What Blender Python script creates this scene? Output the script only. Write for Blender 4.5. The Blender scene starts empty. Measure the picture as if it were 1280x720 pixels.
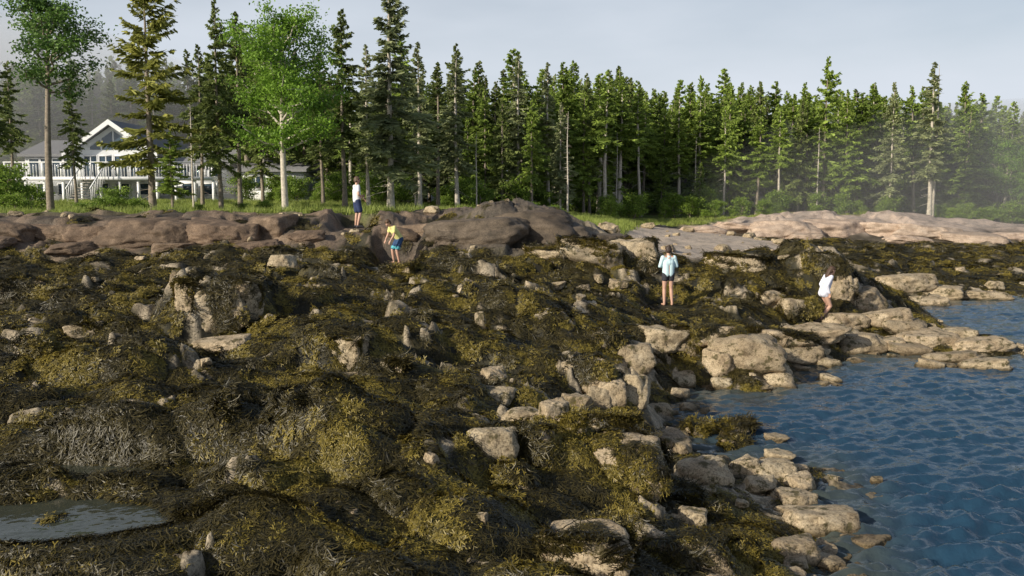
import bpy, math, random
import numpy as np
from mathutils import Vector, noise as mnoise
rng=np.random.default_rng(7); random.seed(7)
FX=1150.0; CZ=4.5; HY=240.0
def W(px,py,d): return ((px-640)/FX*d, d, CZ-(py-HY)/FX*d)
scene=bpy.context.scene
COL=scene.collection
# ---------------------------------------------------------------- noise
def h2(ix,iy,s):
    ix=ix.astype(np.int64); iy=iy.astype(np.int64)
    n=(ix*374761393+iy*668265263+s*1442695041)&0xffffffff
    n=((n^(n>>13))*1274126177)&0xffffffff
    n=((n^(n>>16))*2246822519)&0xffffffff
    n=n^(n>>15)
    return (n&0xffffff)/float(0x1000000)
def perlin(x,y,s=0):
    x0=np.floor(x);y0=np.floor(y);fx=x-x0;fy=y-y0
    u=fx*fx*fx*(fx*(fx*6-15)+10);v=fy*fy*fy*(fy*(fy*6-15)+10)
    def g(i,j):
        a=h2(x0+i,y0+j,s)*2*math.pi
        return np.cos(a)*(fx-i)+np.sin(a)*(fy-j)
    a=g(0,0);b=g(1,0);c=g(0,1);d=g(1,1)
    return (a*(1-u)+b*u)*(1-v)+(c*(1-u)+d*u)*v
def fbm(x,y,o=4,s=0,gain=.5):
    r=0;a=1;f=1
    for i in range(o):
        r=r+a*perlin(x*f,y*f,s+i*17);a*=gain;f*=2.03
    return r*1.5
def worley(x,y,s=0):
    cx=np.floor(x);cy=np.floor(y)
    F1=np.full(x.shape,9.);F2=np.full(x.shape,9.)
    bx=np.zeros(x.shape);by=np.zeros(x.shape);ia=np.zeros(x.shape);ib=np.zeros(x.shape)
    for i in (-1,0,1):
        for j in (-1,0,1):
            gx=cx+i;gy=cy+j
            px=gx+.1+.8*h2(gx,gy,s);py=gy+.1+.8*h2(gx,gy,s+5)
            d=np.hypot(px-x,py-y)
            m=d<F1
            F2=np.where(m,F1,np.minimum(F2,d))
            F1=np.where(m,d,F1);bx=np.where(m,px,bx);by=np.where(m,py,by)
            ia=np.where(m,gx,ia);ib=np.where(m,gy,ib)
    return F1,F2,x-bx,y-by,ia,ib
def ss(a,b,x):
    t=np.clip((x-a)/(b-a),0,1);return t*t*(3-2*t)
# ---------------------------------------------------------------- terrain control
cp=[]
def P(px,py,d): cp.append(W(px,py,d))
def Q(x,y,z): cp.append((x,y,z))
for px,z in((-100,1.3),(150,1.2),(400,1.15),(640,1.0)): 
    d=(CZ-z)/(480/FX); Q((px-640)/FX*d,d,z)
P(900,720,9.8);P(1080,720,10.8)
for px in(-60,300): P(px,620,9.4)
P(640,620,10);P(850,620,12.2);P(1040,600,14.4);P(950,610,13.6)
for px in(-60,300): P(px,540,11.5)
P(640,540,13);P(850,560,16.2)
P(-60,470,14.5);P(300,470,14.5);P(640,470,16.5);P(800,505,18.6);P(860,488,20.9)
P(-60,400,18.7);P(300,400,18.7);P(640,400,20.1);P(780,430,20.6);P(900,440,21.8);P(1000,470,22.6);P(1060,449,24.6)
P(-60,350,24);P(300,350,24);P(640,350,25);P(835,382,27);P(1032,403,28);P(940,400,26)
P(1150,440,25.2);P(1260,445,25);P(1270,425,26.8);P(1170,415,28.6)
Q(15.5,26,-.3);Q(12,22.8,-.25)
for px in(-60,150,300,430): P(px,318,28.7)
for px in(-200,-60,80,200,320,430,500):
    P(px,303,30.1);P(px,276,31.3);
P(560,300,30.2);P(560,278,31.6)
P(640,305,30);P(640,264,33);P(600,270,32.5);P(730,288,32);P(690,272,33);P(820,330,31);P(780,300,32.5);P(720,325,29)
P(950,319,31);P(1045,322,31);P(900,345,29.5);P(1000,345,29.5);P(1066,362,30);P(1120,400,29)
P(840,322,34);P(800,300,44);P(900,322,38.5);P(960,302,48);P(850,287,60);P(760,285,45)
P(1150,322,50);P(1280,335,46);P(1280,375,38.3);P(1120,384,35.7);P(1060,345,37);P(1200,380,37.3);P(1050,318,48)
P(900,293,60);P(1100,299,58);P(1280,302,58)
P(850,285,66);P(900,281,65);P(980,273,67);P(1060,266,68);P(1130,268,68);P(1200,276,68);P(1290,285,66)
P(800,273,75);P(1000,270,80);P(1280,278,90);P(1400,290,70);P(1450,300,62)
for px in(-100,100,300,500): P(px,275,38);P(px,270,48);P(px,258,60);P(px,251,75)
P(650,268,45);P(700,268,60);P(600,266,60)
Q(-60,120,4.6);Q(0,110,4);Q(60,130,4);Q(-120,60,4.5);Q(0,300,6);Q(200,300,6);Q(-200,300,6);Q(140,100,2)
Q(-60,10,2.5);Q(-30,12,1.8);Q(-30,25,2.4)
Q(0,0,2.6);Q(-6,2,2.1);Q(5,3,1.0);Q(0,-15,4);Q(-30,-15,4);Q(7.5,4,-.2)
Q(7,8,-.7);Q(10,14,-1);Q(7.5,18,-.35);Q(5.2,17.8,-.25);Q(14,18,-1.3);Q(24,28,-1);Q(19,33,-.7);Q(16,31,-.5);Q(40,30,-1.5);Q(60,15,-2.5);Q(15,3,-1.5);Q(40,42,-.1);Q(60,50,0);Q(120,60,-1);Q(200,0,-4);Q(20,-15,-2);Q(45,50,.8);Q(300,100,-2)
cp=np.array(cp);C0=.35
def phi(r2): return np.sqrt(r2+C0*C0)
NCP=len(cp)
A=np.zeros((NCP+1,NCP+1));D2=(cp[:,None,0]-cp[None,:,0])**2+(cp[:,None,1]-cp[None,:,1])**2
A[:NCP,:NCP]=phi(D2)-np.eye(NCP)*.02;A[:NCP,NCP]=1;A[NCP,:NCP]=1
wts=np.linalg.solve(A,np.append(cp[:,2],0))
def base(x,y):
    r=np.full(x.shape,wts[NCP])
    for i in range(NCP): r+=wts[i]*phi((x-cp[i,0])**2+(y-cp[i,1])**2)
    return r
def Wd(px,py,d): 
    a=W(px,py,d);return a[0],a[1]
RB=[(*Wd(760,460,18),1.0,1.2,.9),(*Wd(800,440,19.8),1.0,.9,.8),(*Wd(640,570,13.2),1.1,.6,.5),
 (*Wd(1040,330,30.3),1.3,1.2,1.),(*Wd(940,330,30.5),1.2,.8,.45),(*Wd(760,315,30.6),2.8,1.3,1.),(*Wd(640,300,31),2.4,1.2,.9),
 (*Wd(950,440,22.5),2.2,1.2,.9),(*Wd(1050,420,26),2.4,1.4,.9),(*Wd(1180,432,26),3.4,1.6,1.),(*Wd(1110,395,29.5),1.6,1.4,.85),
 (*Wd(1150,365,36.6),3,1.,.7),(*Wd(240,370,21),.9,.6,.5),(*Wd(30,440,16),1,.6,.45),(*Wd(900,500,20.5),1.3,.8,.6),(*Wd(350,520,13),.7,.4,.40),
 (*Wd(950,600,13.5),1.3,1.,.6),(*Wd(800,700,9.5),.8,.5,.55),(*Wd(1130,360,34),3,.8,.5),(*Wd(620,490,15.5),.8,.5,.6),(*Wd(250,450,16),1.0,.35,.55),(*Wd(740,520,14.8),1.0,.8,.7),(*Wd(20,360,23),1.,.5,.5),(*Wd(690,440,18.5),.6,.4,.5),(*Wd(110,430,17),.8,.3,.45),(*Wd(400,345,25.5),1.,.4,.5),(*Wd(600,350,25),1.2,.4,.45)]
BUMP=[(*Wd(270,395,19),1.0,.8,.7),(*Wd(480,610,10.6),.95,.6,.42),(*Wd(330,575,11.3),1.0,.7,.40),(*Wd(235,380,21.5),.6,.6,.3),
 (*Wd(740,470,17.6),1.1,.8,.4),(*Wd(420,450,16),1.0,.7,.35),(*Wd(560,420,18),1.4,.8,.3),(*Wd(120,580,10.6),.9,.5,.15),(*Wd(700,610,11.6),1.,.4,.3),(*Wd(640,275,33),2.6,1.3,.25),(*Wd(1030,335,30.5),1.3,1.,.25),(*Wd(520,500,14.5),1.2,.7,.3),(*Wd(150,480,14.5),1.3,.7,.3),(*Wd(620,380,22),1.6,.8,.35),(*Wd(380,400,20),1.2,.7,.35)]
PEOPLE={'a':W(447,284,33),'b':W(496,329,29.6),'c':W(836,382,27),'d':W(1035,403,28)}
POOLS=[(*Wd(45,662,8.7),.80,.46),(*Wd(75,598,10.2),.6,.22)]
POOLZ=1.31
def zones(x,y):
    w1=fbm(x/2.5,y/2.5,3,31)
    yl=np.interp(x,[-60,-12,0,3,6,9,14,20,40,80],[33,33,35,37,46,64,69,71.5,73,78])
    grass=ss(-.4,.8,y-yl+w1*1.2)
    ex=((x-8.5)/7.)**2+((y-48)/14.5)**2
    beach=ss(1.15,.85,ex+w1*.2)*(1-grass)*ss(33,35,y)
    pink=ss(56.5,58.5,y+w1)*ss(11,14,x)*(1-grass)
    ledge=ss(29.2,30.1,y+w1*.8+.4)*(1-grass)*ss(6.0,4.8,x)*(1-beach)
    n=fbm(x/1.1,y/1.1,4,3)+.45*fbm(x/.3,y/.3,2,8)
    r=ss(.58,.72,n+.10*ss(12,22,y))
    blob=np.zeros(x.shape)
    for bx,by,rx,ry,w in RB: blob=np.maximum(blob,w*np.exp(-(((x-bx)/rx)**2+((y-by)/ry)**2)))
    r=np.maximum(r,ss(.25,.43,blob*(.64+.9*n)))
    r=np.maximum(r,ledge*ss(-.5,-.2,n));r=np.maximum(r,pink)
    return r,grass,beach,pink,ledge,n
def Hfull(x,y):
    x=np.asarray(x,float);y=np.asarray(y,float)
    r,grass,beach,pink,ledge,n=zones(x,y)
    f=ss(8,20,y)
    wx=x+(.2+.25*f)*fbm(x/1.7,y/1.7,3,41);wy=y+(.2+.25*f)*fbm(x/1.7,y/1.7,3,47)
    b=base(wx,wy)
    shore=ss(.4,.08,b)*(y<56)
    r=np.maximum(r,shore*ss(-.1,.15,n))
    soft=np.maximum(grass,beach)
    amp=(1-soft)*(.3+.7*ss(-.1,.8,b))*(1-.4*ss(33,38,y))
    z=b+amp*.22*fbm(x/2.6,y/2.6,3,2)+soft*.05*fbm(x/3,y/3,3,2)-.08*(1-soft)*(1-pink)
    qx=x+.15*fbm(x*1.2,y*1.2,2,61);qy=y+.15*fbm(x*1.2,y*1.2,2,62)
    F1,F2,dx,dy,ia,ib=worley(qx/1.3,qy/.95,11)
    t1=(h2(ia,ib,71)-.5)*.38+dx*(h2(ia,ib,72)-.5)*.6+dy*(h2(ia,ib,73)-.6)*.6
    t1=t1*(.35+.65*ss(.0,.12,F2-F1))
    crack=-.08*ss(.09,.0,F2-F1)
    mound=.22*(1-ss(.0,.75,F1))
    G1,G2,ex,ey,ja,jb=worley(qx/.55,qy/.42,19)
    t2=((h2(ja,jb,81)-.5)*.10+ex*(h2(ja,jb,82)-.5)*.14+ey*(h2(ja,jb,83)-.5)*.14)*ss(0,.1,G2-G1)-.02*ss(.1,0,G2-G1)
    z=z+amp*(1-pink)*(1-.45*ledge)*((.7+.45*r)*t1+r*(crack+.10+t2)+(1-r)*mound*.8+(1-r)*.5*t2)
    K1,K2,kx,ky,ka,kb=worley((x+.5*y*.3)/4.2,y/2.6,29)
    z=z+pink*((h2(ka,kb,91)-.5)*.5+kx*(h2(ka,kb,92)-.5)*.8-.4*ss(.1,0,K2-K1)+.1*fbm(x,y,3,5)-.02)
    for bx,by,rx,ry,hh in BUMP:
        e=((x-bx)/rx)**2+((y-by)/ry)**2
        z=z+hh*ss(2.0,.2,e)
    z=z+r*.02*fbm(x*6,y*6,3,9)
    for bx,by,rx,ry in POOLS:
        e=((x-bx)/rx)**2+((y-by)/ry)**2+.5*fbm(x*2,y*2,2,90)
        k=ss(5,1.2,e); z=z*(1-k)+k*(POOLZ-.10+.12*fbm(x*3,y*3,2,6))
        rim=ss(1.5,2.3,e)*ss(6.5,4.2,e);z=z+rim*np.maximum(POOLZ+.03-z,0)
    for k,(bx,by,bz) in PEOPLE.items():
        cor=ss(1.0,.45,np.abs(x-bx))*ss(by-4.5,by-3.,y)*ss(by+.9,by+.4,y)
        z=z-cor*np.maximum(z-(bz-.08+.10*fbm(x*2.2,y*2.2,3,13)),0)
        k2=np.exp(-(((x-bx)/.4)**2+((y-by)/.4)**2)**1.5); z=z*(1-k2)+bz*k2
    return z,r,grass,beach,pink,ledge
def H(x,y): return Hfull(np.atleast_1d(x),np.atleast_1d(y))[0]
def ground_at(px,py):
    d=np.arange(6,70,.04); x=(px-640)/FX*d; z=CZ-(py-HY)/FX*d
    g=np.maximum(H(x,d),0); k=np.argmax(z<=g)
    return x[k],d[k],g[k]
# ---------------------------------------------------------------- mesh helpers
def mesh_from(name,V,F,mats=(),midx=None,attrs=None,smooth=False):
    me=bpy.data.meshes.new(name);V=np.asarray(V,np.float32);F=np.asarray(F,np.int32)
    k=F.shape[1]
    me.vertices.add(len(V));me.vertices.foreach_set('co',V.ravel())
    me.loops.add(F.size);me.loops.foreach_set('vertex_index',F.ravel())
    me.polygons.add(len(F));me.polygons.foreach_set('loop_start',np.arange(len(F),dtype=np.int32)*k)
    for m in mats: me.materials.append(m)
    if midx is not None: me.polygons.foreach_set('material_index',np.asarray(midx,np.int32))
    if smooth: me.polygons.foreach_set('use_smooth',np.ones(len(F),bool))
    for kk,v in (attrs or {}).items():
        v=np.asarray(v,np.float32)
        if v.ndim==2 and v.shape[1]==4:
            a=me.attributes.new(kk,'FLOAT_COLOR','POINT');a.data.foreach_set('color',v.ravel())
        else:
            a=me.attributes.new(kk,'FLOAT','POINT');a.data.foreach_set('value',v.ravel())
    me.update(calc_edges=True)
    return me
def obj(name,me,parent=None,loc=None,col=None):
    o=bpy.data.objects.new(name,me);(col or COL).objects.link(o)
    if parent: o.parent=parent
    if loc is not None:o.location=loc
    return o
class Geo:
    def __init__(s): s.V=[];s.F=[];s.M=[];s.C=[];s.n=0
    def add(s,V,F,m=0,c=.5):
        V=np.asarray(V,float);F=np.asarray(F,int)
        s.V.append(V);s.F.append(F+s.n);s.M.append(np.full(len(F),m))
        s.C.append(np.broadcast_to(np.asarray(c,float),(len(V),)));s.n+=len(V)
    def tube(s,pts,rad,sides=6,m=0,c=.5):
        pts=np.asarray(pts,float);k=len(pts)
        t=np.gradient(pts,axis=0);t/=np.linalg.norm(t,axis=1)[:,None]+1e-9
        up=np.where(np.abs(t[:,2:3])>.9,np.array([[1.,0,0]]),np.array([[0,0,1.]]))
        a=np.cross(t,up);a/=np.linalg.norm(a,axis=1)[:,None];b=np.cross(t,a)
        th=np.arange(sides)*2*math.pi/sides
        V=pts[:,None,:]+np.asarray(rad)[:,None,None]*(np.cos(th)[None,:,None]*a[:,None,:]+np.sin(th)[None,:,None]*b[:,None,:])
        F=[]
        for i in range(k-1):
            for j in range(sides):
                j2=(j+1)%sides;F.append((i*sides+j,i*sides+j2,(i+1)*sides+j2,(i+1)*sides+j))
        s.add(V.reshape(-1,3),F,m,c)
    def leaves(s,c,u,v,m=1,taper=.4,col=.5):
        n=len(c);V=np.stack([c-v,c+v,c+u+v*taper,c+u-v*taper],1).reshape(-1,3)
        F=np.arange(4*n).reshape(n,4)
        s.add(V,F,m,np.repeat(np.broadcast_to(col,(n,)),4))
    def mesh(s,name,mats,smooth=False):
        return mesh_from(name,np.concatenate(s.V),np.concatenate(s.F),mats,np.concatenate(s.M),{'c':np.concatenate(s.C)},smooth)
# ---------------------------------------------------------------- materials
def newmat(name):
    m=bpy.data.materials.new(name);m.use_nodes=True;nt=m.node_tree
    return m,nt,nt.nodes['Principled BSDF']
def ramp(nt,stops):
    r=nt.nodes.new('ShaderNodeValToRGB');e=r.color_ramp.elements
    e[0].position=stops[0][0];e[0].color=(*stops[0][1],1)
    e[1].position=stops[-1][0];e[1].color=(*stops[-1][1],1)
    for p,c in stops[1:-1]:
        q=e.new(p);q.color=(*c,1)
    return r
def noise_node(nt,scale,detail=4,rough=.6,coord='obj'):
    t=nt.nodes.new('ShaderNodeTexNoise');t.inputs['Scale'].default_value=scale;t.inputs['Detail'].default_value=detail;t.inputs['Roughness'].default_value=rough
    if coord=='pos':
        g=nt.nodes.new('ShaderNodeNewGeometry');nt.links.new(g.outputs['Position'],t.inputs['Vector'])
    else:
        g=nt.nodes.new('ShaderNodeTexCoord');nt.links.new(g.outputs['Object'],t.inputs['Vector'])
    return t
def mixc(nt,a,b,fac,mode='MULTIPLY'):
    m=nt.nodes.new('ShaderNodeMix');m.data_type='RGBA';m.blend_type=mode
    for s,v in ((m.inputs[0],fac),(m.inputs[6],a),(m.inputs[7],b)):
        if hasattr(v,'links') : nt.links.new(v,s)
        else: s.default_value=v
    return m.outputs[2]
def bump(nt,src,bsdf,strength,dist):
    b=nt.nodes.new('ShaderNodeBump');b.inputs['Strength'].default_value=strength;b.inputs['Distance'].default_value=dist
    nt.links.new(src,b.inputs['Height']);nt.links.new(b.outputs[0],bsdf.inputs['Normal'])
def simple(name,c,rough=.7,var=.2,scale=6,metal=0,bmp=0):
    m,nt,b=newmat(name)
    t=noise_node(nt,scale);lo=tuple(x*(1-var) for x in c);hi=tuple(min(1,x*(1+var)) for x in c)
    r=ramp(nt,[(.3,lo),(.7,hi)]);nt.links.new(t.outputs[0],r.inputs[0]);nt.links.new(r.outputs[0],b.inputs['Base Color'])
    b.inputs['Roughness'].default_value=rough;b.inputs['Metallic'].default_value=metal
    if bmp: bump(nt,t.outputs[0],b,.6,bmp)
    return m
def terrain_mat():
    m,nt,b=newmat('shore_ground')
    a=nt.nodes.new('ShaderNodeAttribute');a.attribute_name='Col'
    n1=noise_node(nt,1.7,6,.65,'pos');r1=ramp(nt,[(.3,(.5,.48,.45)),(.5,(.95,.95,.95)),(.7,(1.25,1.2,1.12))]);nt.links.new(n1.outputs[0],r1.inputs[0])
    n2=noise_node(nt,28,5,.75,'pos');r2=ramp(nt,[(.36,(.3,.28,.24)),(.5,(.95,.95,.95)),(.66,(1.35,1.3,1.25))]);nt.links.new(n2.outputs[0],r2.inputs[0])
    c=mixc(nt,a.outputs[0],r1.outputs[0],1.);c=mixc(nt,c,r2.outputs[0],1.)
    nt.links.new(c,b.inputs['Base Color']);b.inputs['Roughness'].default_value=.7
    bump(nt,n2.outputs[0],b,.7,.03)
    return m
def rock_mat(name,stops,stain=0):
    m,nt,b=newmat(name)
    n1=noise_node(nt,2.3,6,.65,'pos');r1=ramp(nt,stops);nt.links.new(n1.outputs[0],r1.inputs[0])
    n2=noise_node(nt,34,5,.75,'pos');r2=ramp(nt,[(.36,(.36,.33,.28)),(.5,(.95,.95,.95)),(.66,(1.2,1.2,1.15))]);nt.links.new(n2.outputs[0],r2.inputs[0])
    c=mixc(nt,r1.outputs[0],r2.outputs[0],1.)
    oi=nt.nodes.new('ShaderNodeObjectInfo');r3=ramp(nt,[(0,(.74,.68,.62)),(.5,(1,.96,.9)),(1,(1.05,.97,.9))]);nt.links.new(oi.outputs['Random'],r3.inputs[0])
    c=mixc(nt,c,r3.outputs[0],1.)
    if stain:
        n3=noise_node(nt,5.,5,.7,'pos');r4=ramp(nt,[(.53,(0,0,0)),(.61,(1,1,1))]);nt.links.new(n3.outputs[0],r4.inputs[0])
        c=mixc(nt,c,(.09,.073,.03,1),r4.outputs[0],'MIX')
    g=nt.nodes.new('ShaderNodeNewGeometry');sp=nt.nodes.new('ShaderNodeSeparateXYZ');nt.links.new(g.outputs['Position'],sp.inputs[0])
    mr=nt.nodes.new('ShaderNodeMapRange');nt.links.new(sp.outputs[2],mr.inputs[0]);mr.inputs[1].default_value=.02;mr.inputs[2].default_value=.12;mr.inputs[3].default_value=1;mr.inputs[4].default_value=0
    c=mixc(nt,c,(.3,.27,.2,1),mr.outputs[0])
    nt.links.new(c,b.inputs['Base Color']);b.inputs['Roughness'].default_value=.8
    bump(nt,n2.outputs[0],b,.8,.025)
    return m
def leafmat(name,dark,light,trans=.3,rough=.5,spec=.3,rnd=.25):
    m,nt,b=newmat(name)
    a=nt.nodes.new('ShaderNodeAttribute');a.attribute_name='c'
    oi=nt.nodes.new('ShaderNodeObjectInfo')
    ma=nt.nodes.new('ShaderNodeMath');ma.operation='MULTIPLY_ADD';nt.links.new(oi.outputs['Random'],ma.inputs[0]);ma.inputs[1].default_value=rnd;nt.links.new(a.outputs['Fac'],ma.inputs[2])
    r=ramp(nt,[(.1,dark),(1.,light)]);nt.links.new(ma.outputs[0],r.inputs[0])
    nt.links.new(r.outputs[0],b.inputs['Base Color']);b.inputs['Roughness'].default_value=rough;b.inputs['Specular IOR Level'].default_value=spec
    if trans>0:
        t=nt.nodes.new('ShaderNodeBsdfTranslucent');nt.links.new(r.outputs[0],t.inputs[0])
        mx=nt.nodes.new('ShaderNodeMixShader');mx.inputs[0].default_value=trans
        nt.links.new(b.outputs[0],mx.inputs[1]);nt.links.new(t.outputs[0],mx.inputs[2])
        nt.links.new(mx.outputs[0],nt.nodes['Material Output'].inputs[0])
    return m
M_ter=terrain_mat();M_rock=rock_mat('barnacled_granite',[(.3,(.18,.14,.09)),(.42,(.38,.315,.22)),(.58,(.50,.43,.315)),(.75,(.56,.50,.39))],1)
M_brown=rock_mat('brown_granite',[(.3,(.08,.06,.042)),(.45,(.165,.12,.087)),(.6,(.235,.175,.128)),(.75,(.35,.28,.22))])
M_dark=rock_mat('dark_granite',[(.3,(.055,.046,.036)),(.45,(.11,.09,.07)),(.6,(.165,.135,.105)),(.75,(.25,.21,.17))])
M_pink=rock_mat('pink_granite',[(.3,(.29,.225,.185)),(.45,(.45,.365,.305)),(.6,(.55,.46,.39)),(.75,(.61,.53,.46))])
M_bark=simple('spruce_bark',(.25,.21,.165),.9,.35,9,0,.02)
M_barkpale=simple('pale_bark',(.50,.45,.38),.9,.3,7,0,.02)
M_spruce=leafmat('spruce_needles',(.07,.10,.032),(.30,.36,.11))
M_spruceY=leafmat('spruce_needles_yellow',(.14,.16,.035),(.46,.46,.12))  # yellowish foliage, the needles' own colour
M_spruceG=leafmat('spruce_needles_fresh',(.10,.155,.03),(.38,.50,.10),rnd=.35)
M_spruceP=leafmat('spruce_needles_greygreen',(.15,.185,.09),(.45,.49,.24))
M_leaf=leafmat('broad_leaves',(.07,.15,.02),(.28,.46,.06),.4)
M_bush=leafmat('bush_leaves',(.08,.15,.02),(.31,.43,.07),.35)
M_grass=leafmat('grass_blades',(.13,.19,.03),(.40,.46,.12),.3)
M_weedA=leafmat('knotted_wrack',(.011,.010,.004),(.08,.064,.019),0,.45,.32,.3)
M_weedB=leafmat('bladder_wrack',(.026,.022,.006),(.205,.16,.030),0,.48,.3,.35)
# ---------------------------------------------------------------- terrain
def grow(x0,step,segs):
    o=[x0];x=x0;s=step
    for lim,k in segs:
        while x<lim:
            x+=s;o.append(x);s*=1+k
    return o
xr=grow(0,.035,[(4.5,0),(22,.0065),(420,.055)])
xs=np.array([-v for v in xr[:0:-1]]+xr)
ylow=grow(0,.05,[(30,.06)]);ys=np.array([5.5-v for v in ylow[:0:-1]]+[5.5+v for v in grow(0,.03,[(3.5,0),(29,.0032),(600,.022)])])
X,Y=np.meshgrid(xs,ys);sh=X.shape
z,r,gr,be,pk,le=Hfull(X.ravel(),Y.ravel())
x_=X.ravel();y_=Y.ravel()
def lerp(a,b,t): return a*(1-t[:,None])+np.array(b)[None,:]*t[:,None]
n1=fbm(x_/1.5,y_/1.5,4,55);n2=fbm(x_/.5,y_/.5,3,56);n3=fbm(x_/.22,y_/.22,3,57)
c=np.tile(np.array([.030,.027,.010]),(len(x_),1))
c=lerp(c,(.095,.078,.022),ss(0,.5,n1)*.7);c=lerp(c,(.013,.012,.006),ss(.1,.5,n2)*.7)
rc=np.tile(np.array([.46,.39,.285]),(len(x_),1))
rc=lerp(rc,(.28,.23,.16),ss(-.1,.5,n2));rc=lerp(rc,(.08,.066,.03),ss(.15,.33,n3)*ss(34,30,y_)*.7)
lb=le*ss(3.6,2.0,x_)
bc=lerp(np.tile(np.array([.21,.155,.112]),(len(x_),1)),(.10,.08,.062),ss(-.2,.4,n1)); bc=lerp(bc,(.125,.105,.082),ss(-3.5,-1.,x_)*.85)
rc=rc*(1-lb[:,None])+bc*lb[:,None]
pc=lerp(np.tile(np.array([.57,.465,.395]),(len(x_),1)),(.40,.34,.30),ss(-.1,.6,n1))
rc=rc*(1-pk[:,None])+pc*pk[:,None]
c=c*(1-r[:,None])+rc*r[:,None]
kd=pk*ss(2.0,1.75,z+.1*n1);c=lerp(c,(.07,.06,.04),kd)
c=lerp(c,(.56,.47,.385),be)
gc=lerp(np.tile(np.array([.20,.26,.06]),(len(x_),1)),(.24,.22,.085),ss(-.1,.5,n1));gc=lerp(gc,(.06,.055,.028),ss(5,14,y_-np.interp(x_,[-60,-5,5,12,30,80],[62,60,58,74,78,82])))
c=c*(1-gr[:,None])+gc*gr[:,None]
wet=ss(.08,-.02,z)*(y_<58);c=c*(1-.65*wet[:,None])
idx=np.arange(sh[0]*sh[1]).reshape(sh)
F=np.stack([idx[:-1,:-1],idx[:-1,1:],idx[1:,1:],idx[1:,:-1]],-1).reshape(-1,4)
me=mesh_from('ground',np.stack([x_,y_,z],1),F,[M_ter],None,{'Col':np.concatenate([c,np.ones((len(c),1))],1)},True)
obj('rocky_shore_ground',me)
# ---------------------------------------------------------------- water
xw=np.array([-8+v for v in grow(0,.2,[(8,0)])]+[0.2+v for v in grow(0,.05,[(8,0),(40,.012),(900,.06)])])
yw=np.array(sorted([5.5-v for v in grow(0,.1,[(100,.08)])][1:]+[5.5+v for v in grow(0,.05,[(6,0),(45,.0035),(900,.05)])]))
XW,YW=np.meshgrid(xw,yw);xx=XW.ravel();yy=YW.ravel()
a=.3;u=xx*math.cos(a)+yy*math.sin(a);v=-xx*math.sin(a)+yy*math.cos(a)
fade=1/(1+(yy/60)**2)
gust=.75+.6*ss(-.3,.4,fbm(xx/6,yy/3.5,2,120))
zw=fade*gust*(.05*fbm(u/2.0,v/.9,2,101)+.07*fbm(u/.62,v/.28,2,105)+.026*fbm(u/.26,v/.14,2,107))
dz=base(xx,yy)
sw=np.clip(ss(-.30,.02,dz)*.7,0,1)
wc=lerp(np.tile(np.array([.020,.056,.100]),(len(xx),1)),(.075,.080,.055),sw)
idx=np.arange(XW.size).reshape(XW.shape)
F=np.stack([idx[:-1,:-1],idx[:-1,1:],idx[1:,1:],idx[1:,:-1]],-1).reshape(-1,4)
mw,nt,b=newmat('sea_water')
at=nt.nodes.new('ShaderNodeAttribute');at.attribute_name='Col';nt.links.new(at.outputs[0],b.inputs['Base Color'])
b.inputs['Roughness'].default_value=.05;b.inputs['IOR'].default_value=1.34
t=noise_node(nt,10,3,.55,'pos');bump(nt,t.outputs[0],b,.5,.03)
obj('sea_water',mesh_from('sea',np.stack([xx,yy,zw],1),F,[mw],None,{'Col':np.concatenate([wc,np.ones((len(wc),1))],1)},True))
mp,nt,b=newmat('tide_pool_water')
b.inputs['Base Color'].default_value=(.05,.055,.04,1);b.inputs['Roughness'].default_value=.03;b.inputs['IOR'].default_value=1.36
t=noise_node(nt,6,2,.5,'pos');bump(nt,t.outputs[0],b,.3,.03)
for bi,(bx,by,rx,ry) in enumerate(POOLS):
    zp_=POOLZ+.004*bi
    th=np.linspace(0,2*math.pi,49)[:-1];V=[(bx,by,zp_)]+[(bx+1.75*rx*math.cos(a),by+1.75*ry*math.sin(a),zp_) for a in th]
    F=[(0,1+i,1+(i+1)%48) for i in range(48)]
    obj('tide_pool',mesh_from('pool',V,F,[mp]))
# ---------------------------------------------------------------- rocks
def rock_mesh(name,seed,sub=5,nplanes=15,mat=None):
    import bmesh
    rs=np.random.default_rng(seed)
    bm=bmesh.new();bmesh.ops.create_icosphere(bm,subdivisions=sub,radius=1)
    N=rs.normal(size=(nplanes,3));N/=np.linalg.norm(N,axis=1)[:,None]
    N=np.concatenate([N,[[0,0,1.],[1,0,.1],[-1,.1,.1],[0,1,0],[0,-1,.15]]]);N/=np.linalg.norm(N,axis=1)[:,None]
    d=rs.uniform(.68,1.0,len(N));d[-5]=.62;off=Vector(rs.uniform(-50,50,3))
    for v in bm.verts:
        p=np.array(v.co)
        dt=N@p;t=np.where(dt>.05,d/np.maximum(dt,.05),9)
        rr=-math.log(np.exp(-t*18).sum())/18+.02
        q=Vector(p*rr)
        dsp=.14*mnoise.fractal(q*1.6+off,1.,2.,4)+.035*mnoise.fractal(q*7+off,1.,2.,3)
        v.co=q*(1+dsp)
    me=bpy.data.meshes.new(name);bm.to_mesh(me);bm.free()
    for p in me.polygons:p.use_smooth=True
    me.materials.append(mat or M_rock);return me
rocks=[rock_mesh('rock%d'%i,100+i) for i in range(9)]
def recol(lst,mat):
    o=[]
    for m in lst:
        q=m.copy();q.materials.clear();q.materials.append(mat);o.append(q)
    return o
rB=recol(rocks,M_brown);rD=recol(rocks,M_dark);rP=recol(rocks,M_pink)
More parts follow.
